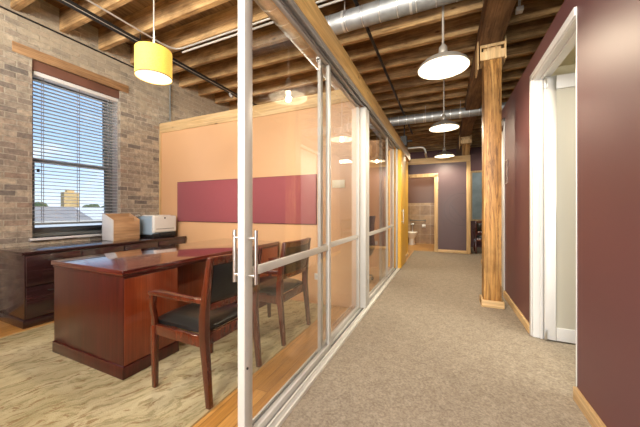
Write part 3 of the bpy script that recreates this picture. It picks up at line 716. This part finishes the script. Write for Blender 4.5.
# ------------------------------------------------------------------ credenza
cr = empty('credenza', (-4.18, 2.25, 0), 'long dark espresso credenza along brick wall under window', 'cabinet')
a0, a1, b0, b1 = XW+0.03, -3.87, 1.32, YB-0.03
box(a0-0.01, a1+0.02, b0-0.025, b1+0.01, 0.742, 0.775).build('credenza_top', M['credenza'], cr, bevel=0.005, seg=3)
box(a0, a1, b0, b1, 0.07, 0.742).build('carcass', M['credenza'], cr, bevel=0.004)
box(a0, a1+0.01, b0-0.012, b1, 0, 0.085).build('plinth', M['credenza'], cr, bevel=0.005)
nd = 4; w = (b1-b0)/nd
for i in range(nd):
    y0, y1 = b0+i*w+0.01, b0+(i+1)*w-0.01
    if i in (0, 3):
        for z0, z1 in ((0.10, 0.41), (0.425, 0.73)):
            d = box(a1, a1+0.018, y0, y1, z0, z1).build('drawer', M['credenza'], cr, bevel=0.003)
            MB().tube([(a1+0.018, (y0+y1)/2-0.06, z1-0.06), (a1+0.038, (y0+y1)/2-0.05, z1-0.06), (a1+0.038, (y0+y1)/2+0.05, z1-0.06), (a1+0.018, (y0+y1)/2+0.06, z1-0.06)], 0.005, 8).build('drawer_pull', M['black'], d)
    else:
        d = box(a1, a1+0.018, y0, y1, 0.10, 0.73).build('door', M['credenza'], cr, bevel=0.003)
        MB().tube([(a1+0.018, y1-0.05, 0.5), (a1+0.038, y1-0.05, 0.51), (a1+0.038, y1-0.05, 0.6), (a1+0.018, y1-0.05, 0.61)], 0.005, 8).build('door_handle', M['black'], d)
CT = 0.7755

# ------------------------------------------------------------------ file sorter and printer
fs = empty('desk_file_sorter', (-4.26, 2.47, CT), 'pale wood file sorter with slanted sides on credenza', 'file sorter')
fx0, fx1, fy0, fy1 = -4.40, -4.15, 2.29, 2.66
prof = [(fx0, CT), (fx1, CT), (fx1, CT+0.285), (fx0+0.03, CT+0.375), (fx0, CT+0.375)]
for y, nm in ((fy0, 'white_side'), (fy1-0.014, 'side_panel')):
    q = MB().prism(prof, 'y', y, y+0.014).build('side_panel', M['ash'] if y > fy0 else M['white'], fs, bevel=0.002)
    if y == fy0: q['label'] = 'white faced side panel'
box(fx0, fx0+0.014, fy0+0.014, fy1-0.014, CT, CT+0.372).build('back_panel', M['ash'], fs, bevel=0.002)
box(fx1-0.014, fx1, fy0+0.014, fy1-0.014, CT, CT+0.272).build('front_panel', M['ash'], fs, bevel=0.002)
box(fx0+0.014, fx1-0.014, fy0+0.014, fy1-0.014, CT, CT+0.012).build('base_panel', M['ash'], fs)
box(fx0+0.12, fx0+0.132, fy0+0.014, fy1-0.014, CT+0.012, CT+0.32).build('divider', M['ash'], fs, bevel=0.002)

pr = empty('desk_printer', (-4.17, 2.98, CT), 'white desktop printer with bluish side in credenza corner', 'printer')
px0, px1, py0, py1 = -4.40, -4.00, 2.765, 3.17
box(px0+0.02, px1-0.02, py0+0.015, py1-0.015, CT, CT+0.06).build('printer_base', M['black'], pr, bevel=0.008)
box(px0, px1-0.03, py0, py1, CT+0.03, CT+0.33).build('printer_body', M['printer_side'], pr, bevel=0.045, seg=5)
pf = box(px1-0.06, px1, py0+0.01, py1-0.005, CT+0.075, CT+0.335).build('front_cover', M['plastic'], pr, bevel=0.022, seg=4)
box(px1-0.002, px1+0.004, py0+0.05, py1-0.05, CT+0.13, CT+0.137).build('tray_slot', M['groove'], pf)
MB().tube([(px1-0.001, py0+0.19, CT+0.30), (px1+0.004, py0+0.19, CT+0.30)], 0.013, 16).build('power_button', M['black'], pf)
box(px0+0.06, px1-0.08, py0+0.05, py1-0.05, CT+0.325, CT+0.345).build('top_lid', M['plastic'], pr, bevel=0.008)
box(px1-0.04, px1+0.002, py0+0.11, py1-0.02, CT+0.02, CT+0.07).build('paper_tray', M['black'], pr, bevel=0.005)
bx = MB(); bx.tube([(-4.33, 2.715, CT), (-4.33, 2.715, CT+0.33)], 0.012).tube([(-4.33, 2.715, CT+0.33), (-4.27, 2.735, CT+0.345)], 0.014)
bx.lathe([(0, 0), (0.045, 0), (0.045, 0.012), (0, 0.012)], -4.33, 2.715, CT, 20)
bx.build('desk_stand', M['conduit'], label='small grey stand squeezed between file sorter and printer', cat='stand')

# ------------------------------------------------------------------ pin boards on the orange wall
for x0, x1, lb in ((-4.07, -2.793, 'raspberry fabric pin board at left, nearer the printer'), (-2.787, -1.51, 'raspberry fabric pin board at right, above desk end')):
    p = empty('pin_board', ((x0+x1)/2, YB, 1.01), lb, 'pin board', 'raspberry pin boards on orange wall')
    box(x0+0.006, x1-0.006, YB-0.024, YB-0.004, 1.017, 1.657).build('fabric_face', M['pin'], p, bevel=0.003)
    fr = MB(); fr.box(x0, x1, YB-0.018, YB-0.0005, 1.010, 1.018).box(x0, x1, YB-0.018, YB-0.0005, 1.656, 1.664).box(x0, x0+0.006, YB-0.018, YB-0.0005, 1.018, 1.656).box(x1-0.006, x1, YB-0.018, YB-0.0005, 1.018, 1.656)
    fr.build('board_edge', plain('dark maroon edge', (0.10, 0.02, 0.025), 0.6), p)

def outlet(x, z, yw, label, w=0.125, h=0.08):
    o = empty('wall_outlet', (x, yw, z), label, 'outlet')
    box(x-w/2, x+w/2, yw-0.008, yw-0.0005, z-h/2, z+h/2).build('cover_plate', M['plastic'], o, bevel=0.002)
    for dx in (-0.028, 0.028):
        r = box(x+dx-0.019, x+dx+0.019, yw-0.0105, yw-0.007, z-0.026, z+0.026).build('receptacle', M['white'], o, bevel=0.002)
        rectangles(MB(), [(x+dx-0.009, x+dx-0.006, yw-0.0112, yw-0.0102, z-0.002, z+0.012), (x+dx+0.006, x+dx+0.009, yw-0.0112, yw-0.0102, z-0.002, z+0.012)]).build('slot', M['groove'], r)
outlet(-1.48, 0.34, YB, 'white outlet low on orange wall behind second chair')
outlet(-1.34, 0.51, 5.76, 'white outlet on rear wall of second office')
th = empty('wall_reflection', (-1.21, YB, 1.47), 'pale painted plate on orange wall seen through glass', 'wall plate')
box(-1.295, -1.125, YB-0.014, YB-0.0005, 1.475, 1.575).build('reflection_face', M['reflection'], th, bevel=0.004)  # added cream slab standing in for a bright reflection in the glass

# ------------------------------------------------------------------ armchairs
def make_armchair(cx, cy):
    """seat faces -x; rear legs at +x"""
    z0 = RZ + 0.002
    t = empty('armchair', (cx, cy, z0), 'x', 'chair', 'guest armchairs at the desk')
    hw = 0.2425
    def P(x, y, z): return (cx + x, cy + y, z0 + z)
    for s in (-1, 1):
        MB().bar([P(0.255, s*hw, 0), P(0.235, s*hw, 0.2), P(0.212, s*hw, 0.42), P(0.212, s*hw, 0.52), P(0.228, s*hw, 0.68), P(0.262, s*hw, 0.90)],
                 [0.032, 0.036, 0.042, 0.042, 0.038, 0.030], [0.034, 0.042, 0.052, 0.052, 0.044, 0.030], up=(1, 0, 0)).build('rear_leg', M['chair'], t, bevel=0.005)
        MB().bar([P(-0.232, s*hw, 0), P(-0.238, s*hw, 0.25), P(-0.236, s*hw, 0.42)], [0.03, 0.036, 0.04], [0.03, 0.038, 0.044], up=(1, 0, 0)).build('front_leg', M['chair'], t, bevel=0.005)
        MB().bar([P(-0.236, s*hw, 0.40), P(-0.228, s*(hw+0.006), 0.47), P(-0.236, s*(hw+0.014), 0.54), P(-0.226, s*(hw+0.018), 0.628)], [0.034, 0.03, 0.03, 0.034], [0.04, 0.032, 0.032, 0.036], up=(1, 0, 0)).build('arm_post', M['chair'], t, bevel=0.004)
        MB().bar([P(-0.243, s*(hw+0.02), 0.640), P(-0.18, s*(hw+0.02), 0.646), P(-0.05, s*(hw+0.016), 0.640), P(0.1, s*(hw+0.004), 0.632), P(0.222, s*hw, 0.634)],
                 [0.054, 0.06, 0.054, 0.042, 0.032], [0.026, 0.032, 0.032, 0.03, 0.03]).build('armrest', M['chair'], t, bevel=0.006)
    m = MB()   # seat rails
    for s in (-1, 1): m.bar([P(-0.22, s*hw, 0.392), P(0.2, s*hw, 0.386)], 0.028, 0.065)
    m.bar([P(-0.236, -hw+0.01, 0.392), P(-0.236, hw-0.01, 0.392)], 0.028, 0.065)
    m.bar([P(0.206, -hw+0.01, 0.386), P(0.206, hw-0.01, 0.386)], 0.028, 0.065)
    m.build('seat_frame', M['chair'], t, bevel=0.003)
    # upholstered seat
    sm = MB(); nx, ny = 14, 14; sx0, sx1 = -0.262, 0.19; sw = 0.222
    def dome(u, v):
        e = (1-abs(2*u-1)**6)*(1-abs(2*v-1)**6)
        return 0.444 + 0.036*max(0, e)**0.5 + 0.008*(1-(2*u-1)**2)*(1-(2*v-1)**2)
    G = [[sm.bm.verts.new(P(sx0+(sx1-sx0)*i/nx, -sw+2*sw*j/ny, dome(i/nx, j/ny) - (0.0))) for j in range(ny+1)] for i in range(nx+1)]
    for i in range(nx):
        for j in range(ny): sm.bm.faces.new((G[i][j], G[i+1][j], G[i+1][j+1], G[i][j+1]))
    loop = [G[i][0] for i in range(nx+1)] + [G[nx][j] for j in range(1, ny+1)] + [G[i][ny] for i in range(nx-1, -1, -1)] + [G[0][j] for j in range(ny-1, 0, -1)]
    low = [sm.bm.verts.new((v.co.x, v.co.y, z0+0.422)) for v in loop]
    for i in range(len(loop)):
        k = (i+1) % len(loop); sm.bm.faces.new((loop[i], low[i], low[k], loop[k]))
    sm.bm.faces.new(low)
    sm.build('seat', M['leather'], t)
    # curved crest rail, lower rail, back pad
    def curve(xb, z, dep, n=9, inset=0.0):
        return [P(xb + dep*(1-(2*i/(n-1)-1)**2), -(hw-inset) + 2*(hw-inset)*i/(n-1), z) for i in range(n)]
    MB().bar(curve(0.255, 0.878, 0.035), 0.026, 0.05, up=(0.15, 0, 1)).build('crest_rail', M['chair'], t, bevel=0.004)
    MB().bar(curve(0.219, 0.592, 0.03), 0.024, 0.042).build('lower_rail', M['chair'], t, bevel=0.004)
    bp = MB(); rows = []
    for z, xb, th in ((0.612, 0.222, 0.012), (0.63, 0.224, 0.03), (0.74, 0.236, 0.04), (0.84, 0.249, 0.03), (0.858, 0.252, 0.012)):
        front = curve(xb - th/2, z, 0.033, 11, 0.024); back = curve(xb + th/2, z, 0.033, 11, 0.024)
        rows.append(front + list(reversed(back)))
    bp.loft(rows).build('back_pad', M['leather'], t, bevel=0.004)
    return t
ch = make_armchair(-1.54, 1.482)
ch['label'] = 'cherry wood armchair with black leather, nearer one, left of glass door'
c2 = copy_tree(ch); c2.location.y = 2.322
c2['label'] = 'cherry wood armchair with black leather seen through the glass door'

# ------------------------------------------------------------------ second office task chair, dark chair in passage
def task_chair(cx, cy, rz, label):
    t = empty('task_chair', (cx, cy, 0), label, 'chair')
    def P(x, y, z): return (cx+x, cy+y, z)
    MB().bar([P(0.22, 0, 0.40), P(0.27, 0, 0.55), P(0.24, 0, 0.75), P(0.25, 0, 0.93), P(0.29, 0, 1.10)], [0.3, 0.42, 0.46, 0.44, 0.34], [0.03, 0.045, 0.05, 0.045, 0.03], up=(1, 0, 0)).build('backrest', M['leather'], t, bevel=0.012)
    box(cx-0.26, cx+0.22, cy-0.24, cy+0.24, 0.40, 0.48).build('seat', M['leather'], t, bevel=0.03, seg=3)
    MB().tube([P(0, 0, 0.09), P(0, 0, 0.40)], 0.025).build('gas_column', M['black'], t)
    for k in range(5):
        a = 2*PI*k/5
        lg = MB().bar([P(0, 0, 0.11), P(0.28*math.cos(a), 0.28*math.sin(a), 0.075)], [0.05, 0.035], [0.04, 0.025]).build('base_arm', M['black'], t)
        MB().ico(P(0.28*math.cos(a), 0.28*math.sin(a), 0.03), (0.03, 0.03, 0.03), 2).build('caster', M['black'], lg)
    return t
task_chair(-1.42, 4.70, 0, 'black high backed task chair inside the second glass office')
pc = copy_tree(ch); pc.location = (1.02, 8.95, 0); pc.rotation_euler.z = -PI/2
del pc['group']
pc['label'] = 'dark armchair in the passage beyond timber post, under blue window'
wp = empty('window_2', (1.0, 10.19, 0.9), 'pale blue narrow window in passage beyond the post', 'window', kind=S)
box(0.80, 1.30, 10.17, 10.195, 0.9, 2.4).build('window_pane', M['blueglass'], wp)
rectangles(MB(), [(0.74, 0.80, 10.15, 10.2, 0.85, 2.46), (1.30, 1.36, 10.15, 10.2, 0.85, 2.46), (0.80, 1.30, 10.15, 10.2, 2.40, 2.46), (0.80, 1.30, 10.15, 10.2, 0.85, 0.9)]).build('window_frame', M['pine_z'], wp)

# ------------------------------------------------------------------ restroom fixtures
tl = empty('toilet', (-1.02, 10.0, 0.002), 'white wall side toilet seen through restroom doorway', 'toilet')
def ring(cx, cy, z, rx, ry, n=24): return [(cx+rx*math.cos(2*PI*k/n), cy+ry*math.sin(2*PI*k/n), z) for k in range(n)]
tx, ty = -1.06, 10.15
MB().loft([ring(tx, ty+.05, 0.002, .12, .22), ring(tx, ty+.05, .05, .105, .2), ring(tx, ty+.05, .2, .10, .18), ring(tx, ty+.02, .32, .17, .24), ring(tx, ty, .40, .19, .27)]).build('bowl', M['porcelain'], tl)
MB().loft([ring(tx, ty, .402, .195, .275), ring(tx, ty, .43, .195, .275), ring(tx, ty, .445, .18, .26)]).build('seat_lid', M['porcelain'], tl, bevel=0.003)
box(tx-.1, tx+.1, ty+.2, ty+.349, .2, .4).build('rear_housing', M['porcelain'], tl, bevel=0.02, seg=3)
MB().tube([(tx, ty+.26, .40), (tx, ty+.26, .72)], 0.02).tube([(tx-.05, ty+.26, .70), (tx+.05, ty+.26, .70)], 0.035).tube([(tx, ty+.26, .60), (tx, ty+.349, .60)], 0.018).build('flush_valve', M['steel'], tl)
gb = MB().tube([(-1.15, 10.45, 0.83), (-0.62, 10.45, 0.83)], 0.02)
for x in (-1.13, -0.64): gb.tube([(x, 10.45, 0.83), (x, 10.499, 0.83)], [0.02, 0.035])
gb.build('grab_bar', M['darksteel'], label='horizontal steel grab bar on tiled restroom wall', cat='grab bar')
tp = empty('paper_holder', (-0.70, 10.45, 0.6), 'toilet paper roll beside the white toilet', 'paper roll')
MB().tube([(-0.74, 10.43, 0.63), (-0.62, 10.43, 0.63)], 0.055, 20).build('paper_roll', M['white'], tp)
MB().tube([(-0.68, 10.43, 0.63), (-0.68, 10.43, 0.70), (-0.68, 10.499, 0.70)], 0.012).build('bracket', M['steel'], tp)

# ------------------------------------------------------------------ ducts, pipes, conduits
def duct(p0, p1, r, n, label, straps=(), mat='galv'):
    d = empty('air_duct', p0, label, 'duct')
    P0, P1 = Vector(p0), Vector(p1); ax = (P1-P0)
    MB().tube([P0, P1], r, 32).build('duct_tube', M[mat], d)
    u = ax.normalized()
    for i in range(1, n):
        c = P0 + ax*(i/n); MB().tube([c - u*0.004, c + u*0.004], r+0.0025, 32).build('duct_seam', M['seam'], d)
    for f in straps:
        c = P0 + ax*f
        MB().tube([c - u*0.012, c + u*0.012], r+0.004, 32).tube([c + Vector((0, 0, r)), (c.x, c.y, 3.51)], 0.006, 8).build('hanger_strap', M['conduit'], d)
    return d
duct((-1.32, 2.86, 3.25), (3.3, 2.86, 3.245), 0.10, 26, 'galvanised round duct crossing ceiling above the nearest pendant', (0.07, 0.22, 0.38, 0.7))
duct((-1.32, 6.55, 3.245), (3.3, 6.55, 3.245), 0.10, 26, 'galvanised round duct crossing ceiling behind the timber post', (0.2, 0.35, 0.7))
duct((-1.51, -1.0, 3.25), (-1.51, 8.2, 3.25), 0.15, 40, 'large galvanised trunk duct running above the glass offices', (0.2, 0.5, 0.8), 'galv_bright')
MB().tube([(-0.86, -2, 3.40), (-0.86, 8.4, 3.40)], 0.02, 14).build('sprinkler_pipe', M['black'], label='black iron pipe under joists above the timber header', cat='pipe')
tk = empty('light_track', (-3.62, 1.5, 3.4), 'black lighting track under joists above the desk', 'track')
box(-3.67, -3.61, -1.0, 5.2, 3.37, 3.42).build('track_bar', M['black'], tk, bevel=0.003)
box(-3.61, -3.604, -1.0, 5.2, 3.370, 3.376).build('track_lip', M['conduit'], tk)
for y in (1.02, 2.34, 3.66): MB().tube([(-3.64, y, 3.415), (-3.64, y, 3.51)], 0.006, 8).build('hanger_rod', M['black'], tk)
fx = MB().tube([(-3.64, 4.0, 3.372), (-3.64, 4.0, 3.34), (-3.60, 4.02, 3.30)], [0.02, 0.022, 0.03], 12)
fx.build('track_head', M['conduit'], tk)
MB().tube([(-3.53, -1, 3.475), (-3.53, 2.55, 3.475), (-3.51, 2.66, 3.475), (-3.46, 2.73, 3.475), (-3.36, 2.755, 3.475), (-0.98, 2.755, 3.475)], 0.011, 10).build('conduit', M['conduit'], label='thin grey conduit bending from the track line across ceiling', cat='conduit')
for i, (dy_, lb) in enumerate(((0.06, 'upper white conduit of pair crossing ceiling behind yellow lamp'), (0.03, 'lower white conduit of pair crossing ceiling behind yellow lamp'))):
    MB().tube([(-3.40, 2.755+dy_, 3.47-0.03*i), (-0.98, 2.755+dy_, 3.47-0.03*i)], 0.011, 10).build('conduit', M['conduit2'], label=lb, cat='conduit', group='white conduits')
MB().tube([(XW+0.02, -1, 3.46), (XW+0.02, 3.0, 3.46)], 0.010, 10).build('wall_conduit', M['black'], label='thin dark conduit along top of brick wall', cat='conduit')
MB().tube([(XW+0.03, 3.42, 3.46), (XW+0.03, 3.42, 2.3), (XW+0.03, 3.42, 0.0)], 0.012, 10).build('wall_conduit', M['sash'], label='dark upright conduit on brick wall just behind capped office wall', cat='conduit')
e = [(-0.95, 8.1, 2.93), (-0.62, 8.1, 2.93), (-0.55, 8.1, 2.91), (-0.50, 8.1, 2.86), (-0.49, 8.1, 2.76), (-0.49, 8.56, 2.73)]
MB().tube(e, 0.03, 14).build('bent_conduit', M['conduit'], label='bent grey pipe elbow above the restroom doorway', cat='pipe')
jb = MB().box(-0.98, -0.84, 6.9, 7.05, 2.75, 2.98).tube([(-0.9, 6.97, 2.97), (-0.9, 6.97, 3.79)], 0.015).tube([(-0.84, 6.97, 2.86), (-0.72, 6.97, 2.86)], 0.03)
jb.build('junction_box', M['black'], label='black junction box hanging near the far end of header', cat='junction box')

# ------------------------------------------------------------------ lamps
def point(name, loc, power, col, r=0.05, parent=None):
    l = bpy.data.lights.new(name, 'POINT'); l.energy = power; l.color = col; l.shadow_soft_size = r
    o = bpy.data.objects.new(name, l); COL.objects.link(o); o.parent = parent
    off = Vector((0, 0, 0)); p = parent
    while p is not None: off += p.location; p = p.parent
    o.location = Vector(loc) - off; return o
def make_pendant(x, y, z, label):
    p = empty('pendant_lamp', (x, y, z), label, 'pendant lamp', 'dome pendants along the corridor')
    outp = [(0.236, 0.0), (0.238, 0.004), (0.225, 0.032), (0.185, 0.068), (0.13, 0.095), (0.075, 0.115), (0.048, 0.13), (0.04, 0.15)]
    MB().lathe(outp, x, y, z, 48).build('dome_shade', M['dullsteel'], p)
    MB().lathe([(r-0.003 if r > .045 else 0.001, zz-0.002 if i else zz) for i, (r, zz) in enumerate(outp[:-1])] + [(0.001, 0.128)], x, y, z, 48).build('shade_lining', M['lining'], p)
    MB().lathe([(0.04, 0.148), (0.042, 0.16), (0.036, 0.21), (0.02, 0.235), (0.0, 0.235)], x, y, z, 24).build('socket_cap', M['dullsteel'], p)
    MB().tube([(x, y, z+0.23), (x, y, 3.79)], 0.011, 12).build('stem', M['dullsteel'], p)
    MB().lathe([(0.0, 0), (0.055, 0), (0.05, 0.02), (0.0, 0.022)], x, y, 3.766, 20).build('canopy', M['dullsteel'], p)
    MB().ico((x, y, z+0.062), (0.036, 0.036, 0.046), 3).build('bulb', M['bulb'], p)
    return p
PX = -0.018
pd = make_pendant(PX, 3.0, 2.60, 'white lined dome pendant nearest the camera in corridor')
p2 = copy_tree(pd); p2.location.y = 5.30; p2['label'] = 'middle dome pendant in corridor, in front of the second duct'
p3 = copy_tree(pd); p3.location.y = 7.93; p3['label'] = 'farthest dome pendant in front of plum end wall'
p2.location.y = 5.2
for yy in (3.0, 5.2, 7.93):
    l = bpy.data.lights.new('pendant_glow', 'SPOT'); l.energy = 62; l.color = (1.0, 0.84, 0.62); l.shadow_soft_size = 0.03
    l.spot_size = math.radians(168); l.spot_blend = 0.6
    o = bpy.data.objects.new('pendant_glow', l); COL.objects.link(o); o.location = (PX, yy, 2.59)
    point('shade_glow', (PX, yy, 2.603), 4.0, (1.0, 0.88, 0.68), 0.03)

DX, DY, DZ = -2.49, 1.728, 2.44
dl = empty('drum_lamp', (DX, DY, DZ), 'yellow drum pendant lamp above the mahogany desk', 'pendant lamp')
MB().lathe([(0.151, 0), (0.153, 0.0), (0.153, 0.25), (0.151, 0.25)], DX, DY, DZ, 48, close=True).build('drum_shade', M['drum'], dl)
MB().lathe([(0.1532, 0.0), (0.155, 0.0), (0.155, 0.006), (0.1532, 0.006)], DX, DY, DZ, 48, close=True).build('shade_hem', M['girder'], dl)
MB().lathe([(0.0, 0.004), (0.150, 0.004), (0.150, 0.008), (0, 0.008)], DX, DY, DZ, 48).build('diffuser', M['diffuser'], dl)
MB().lathe([(0.0, 0.22), (0.150, 0.22), (0.150, 0.224), (0, 0.224)], DX, DY, DZ, 48).build('top_disc', M['drum'], dl)
MB().tube([(DX, DY, DZ+0.22), (DX, DY, 3.79)], 0.006, 10).build('stem', M['conduit'], dl)
MB().lathe([(0, 0), (0.06, 0), (0.055, 0.02), (0, 0.022)], DX, DY, 3.766, 20).build('canopy', M['conduit'], dl)
l = bpy.data.lights.new('drum_glow', 'SPOT'); l.energy = 40; l.color = (1.0, 0.88, 0.64); l.shadow_soft_size = 0.06; l.spot_size = math.radians(165); l.spot_blend = 0.7
o = bpy.data.objects.new('drum_glow', l); COL.objects.link(o); o.location = (DX, DY, DZ-0.01)
point('drum_up_glow', (DX, DY, DZ+0.36), 7, (1.0, 0.84, 0.55), 0.1)

def area(name, loc, rot, size, power, col=(1, 1, 1), sy=None):
    l = bpy.data.lights.new(name, 'AREA'); l.energy = power; l.color = col; l.size = size
    if sy: l.shape = 'RECTANGLE'; l.size_y = sy
    o = bpy.data.objects.new(name, l); COL.objects.link(o); o.location = loc; o.rotation_euler = rot; return o
# unseen fill and wash lights added out of frame, then lights for side rooms
area('rear_fill_light', (0.0, -2.8, 1.6), (math.radians(86), 0, 0), 1.5, 60, (1.0, 0.97, 0.93), 2.0)  # added fill from behind the camera, no window there
area('office_rear_fill', (-2.6, -1.1, 2.2), (math.radians(70), 0, 0), 2.6, 55, (0.97, 0.97, 1.0), 0.9)
area('ceiling_wash_office', (-2.6, -2.2, 2.7), (math.radians(112), 0, 0), 2.6, 145, (1.0, 0.92, 0.78), 0.7)
area('ceiling_wash_corridor', (0.0, -2.6, 2.7), (math.radians(110), 0, 0), 1.4, 170, (1.0, 0.91, 0.76), 0.7)
area('office_fill_behind', (-1.95, 0.0, 3.2), (math.radians(58), 0, math.radians(-8)), 0.8, 26, (1.0, 0.93, 0.84), 0.5)  # unseen fill, added to brighten the back wall near the glass
area('side_room_light', (2.2, 2.2, 2.6), (0, 0, 0), 1.2, 38, (1.0, 0.95, 0.82))
area('second_office_light', (-2.6, 4.6, 3.3), (0, 0, 0), 1.2, 40, (1.0, 0.88, 0.7))
area('restroom_light', (-0.7, 9.6, 2.9), (0, 0, 0), 0.6, 28, (1.0, 0.85, 0.6))
area('passage_light', (1.4, 9.2, 2.9), (0, 0, 0), 0.6, 8, (1.0, 0.92, 0.8))

# ------------------------------------------------------------------ sky
w = bpy.data.worlds.new('sky'); SC.world = w; w.use_nodes = True
nt = w.node_tree
for n in list(nt.nodes): nt.nodes.remove(n)
out = N(nt, 'OutputWorld'); bg = N(nt, 'Background'); tc = N(nt, 'TexCoord')
sep = N(nt, 'SeparateXYZ'); nt.links.new(tc.outputs['Generated'], sep.inputs[0])
gr = ramp(nt, [(0.0, (0.70, 0.78, 0.86)), (0.12, (0.42, 0.60, 0.82)), (0.5, (0.16, 0.34, 0.66))]); nt.links.new(sep.outputs[2], gr.inputs[0])
mp = N(nt, 'Mapping'); mp.inputs['Scale'].default_value = (1, 1, 2.6); mp.inputs['Location'].default_value = (0.35, 0.2, 0.1); nt.links.new(tc.outputs['Generated'], mp.inputs[0])
cn = N(nt, 'TexNoise', Scale=2.6, Detail=8.0, Roughness=0.55); nt.links.new(mp.outputs[0], cn.inputs['Vector'])
cr_ = ramp(nt, [(0.5, (0, 0, 0)), (0.66, (1, 1, 1))]); nt.links.new(cn.outputs['Fac'], cr_.inputs[0])
cc = mixrgb(nt, 'MIX', cr_.outputs[0], gr.outputs[0], (0.92, 0.92, 0.93))
nt.links.new(cc, bg.inputs[0]); bg.inputs[1].default_value = 1.0
nt.links.new(bg.outputs[0], out.inputs[0])
sun = bpy.data.lights.new('sun', 'SUN'); sun.energy = 2.2; sun.angle = 0.02; sun.color = (1.0, 0.95, 0.86)
so = bpy.data.objects.new('sun', sun); COL.objects.link(so); so.rotation_euler = (math.radians(50), 0, math.radians(100))

# ------------------------------------------------------------------ camera
cam = bpy.data.cameras.new('camera'); co = bpy.data.objects.new('camera', cam); COL.objects.link(co)
co.location = (0, 0, 1.2); co.rotation_euler = (PI/2, 0, math.radians(24.29))
cam.sensor_width = 36; cam.lens = 36*277/640; cam.shift_y = -3.5/640; cam.clip_start = 0.02; cam.clip_end = 1000
SC.camera = co
SC.view_settings.view_transform = 'Standard'
SC.view_settings.look = 'None'
SC.view_settings.exposure = 0.75
SC.cycles.use_denoising = True
SC.cycles.max_bounces = 10
SC.cycles.transparent_max_bounces = 24
SC.cycles.sample_clamp_indirect = 6
SC.cycles.caustics_reflective = False
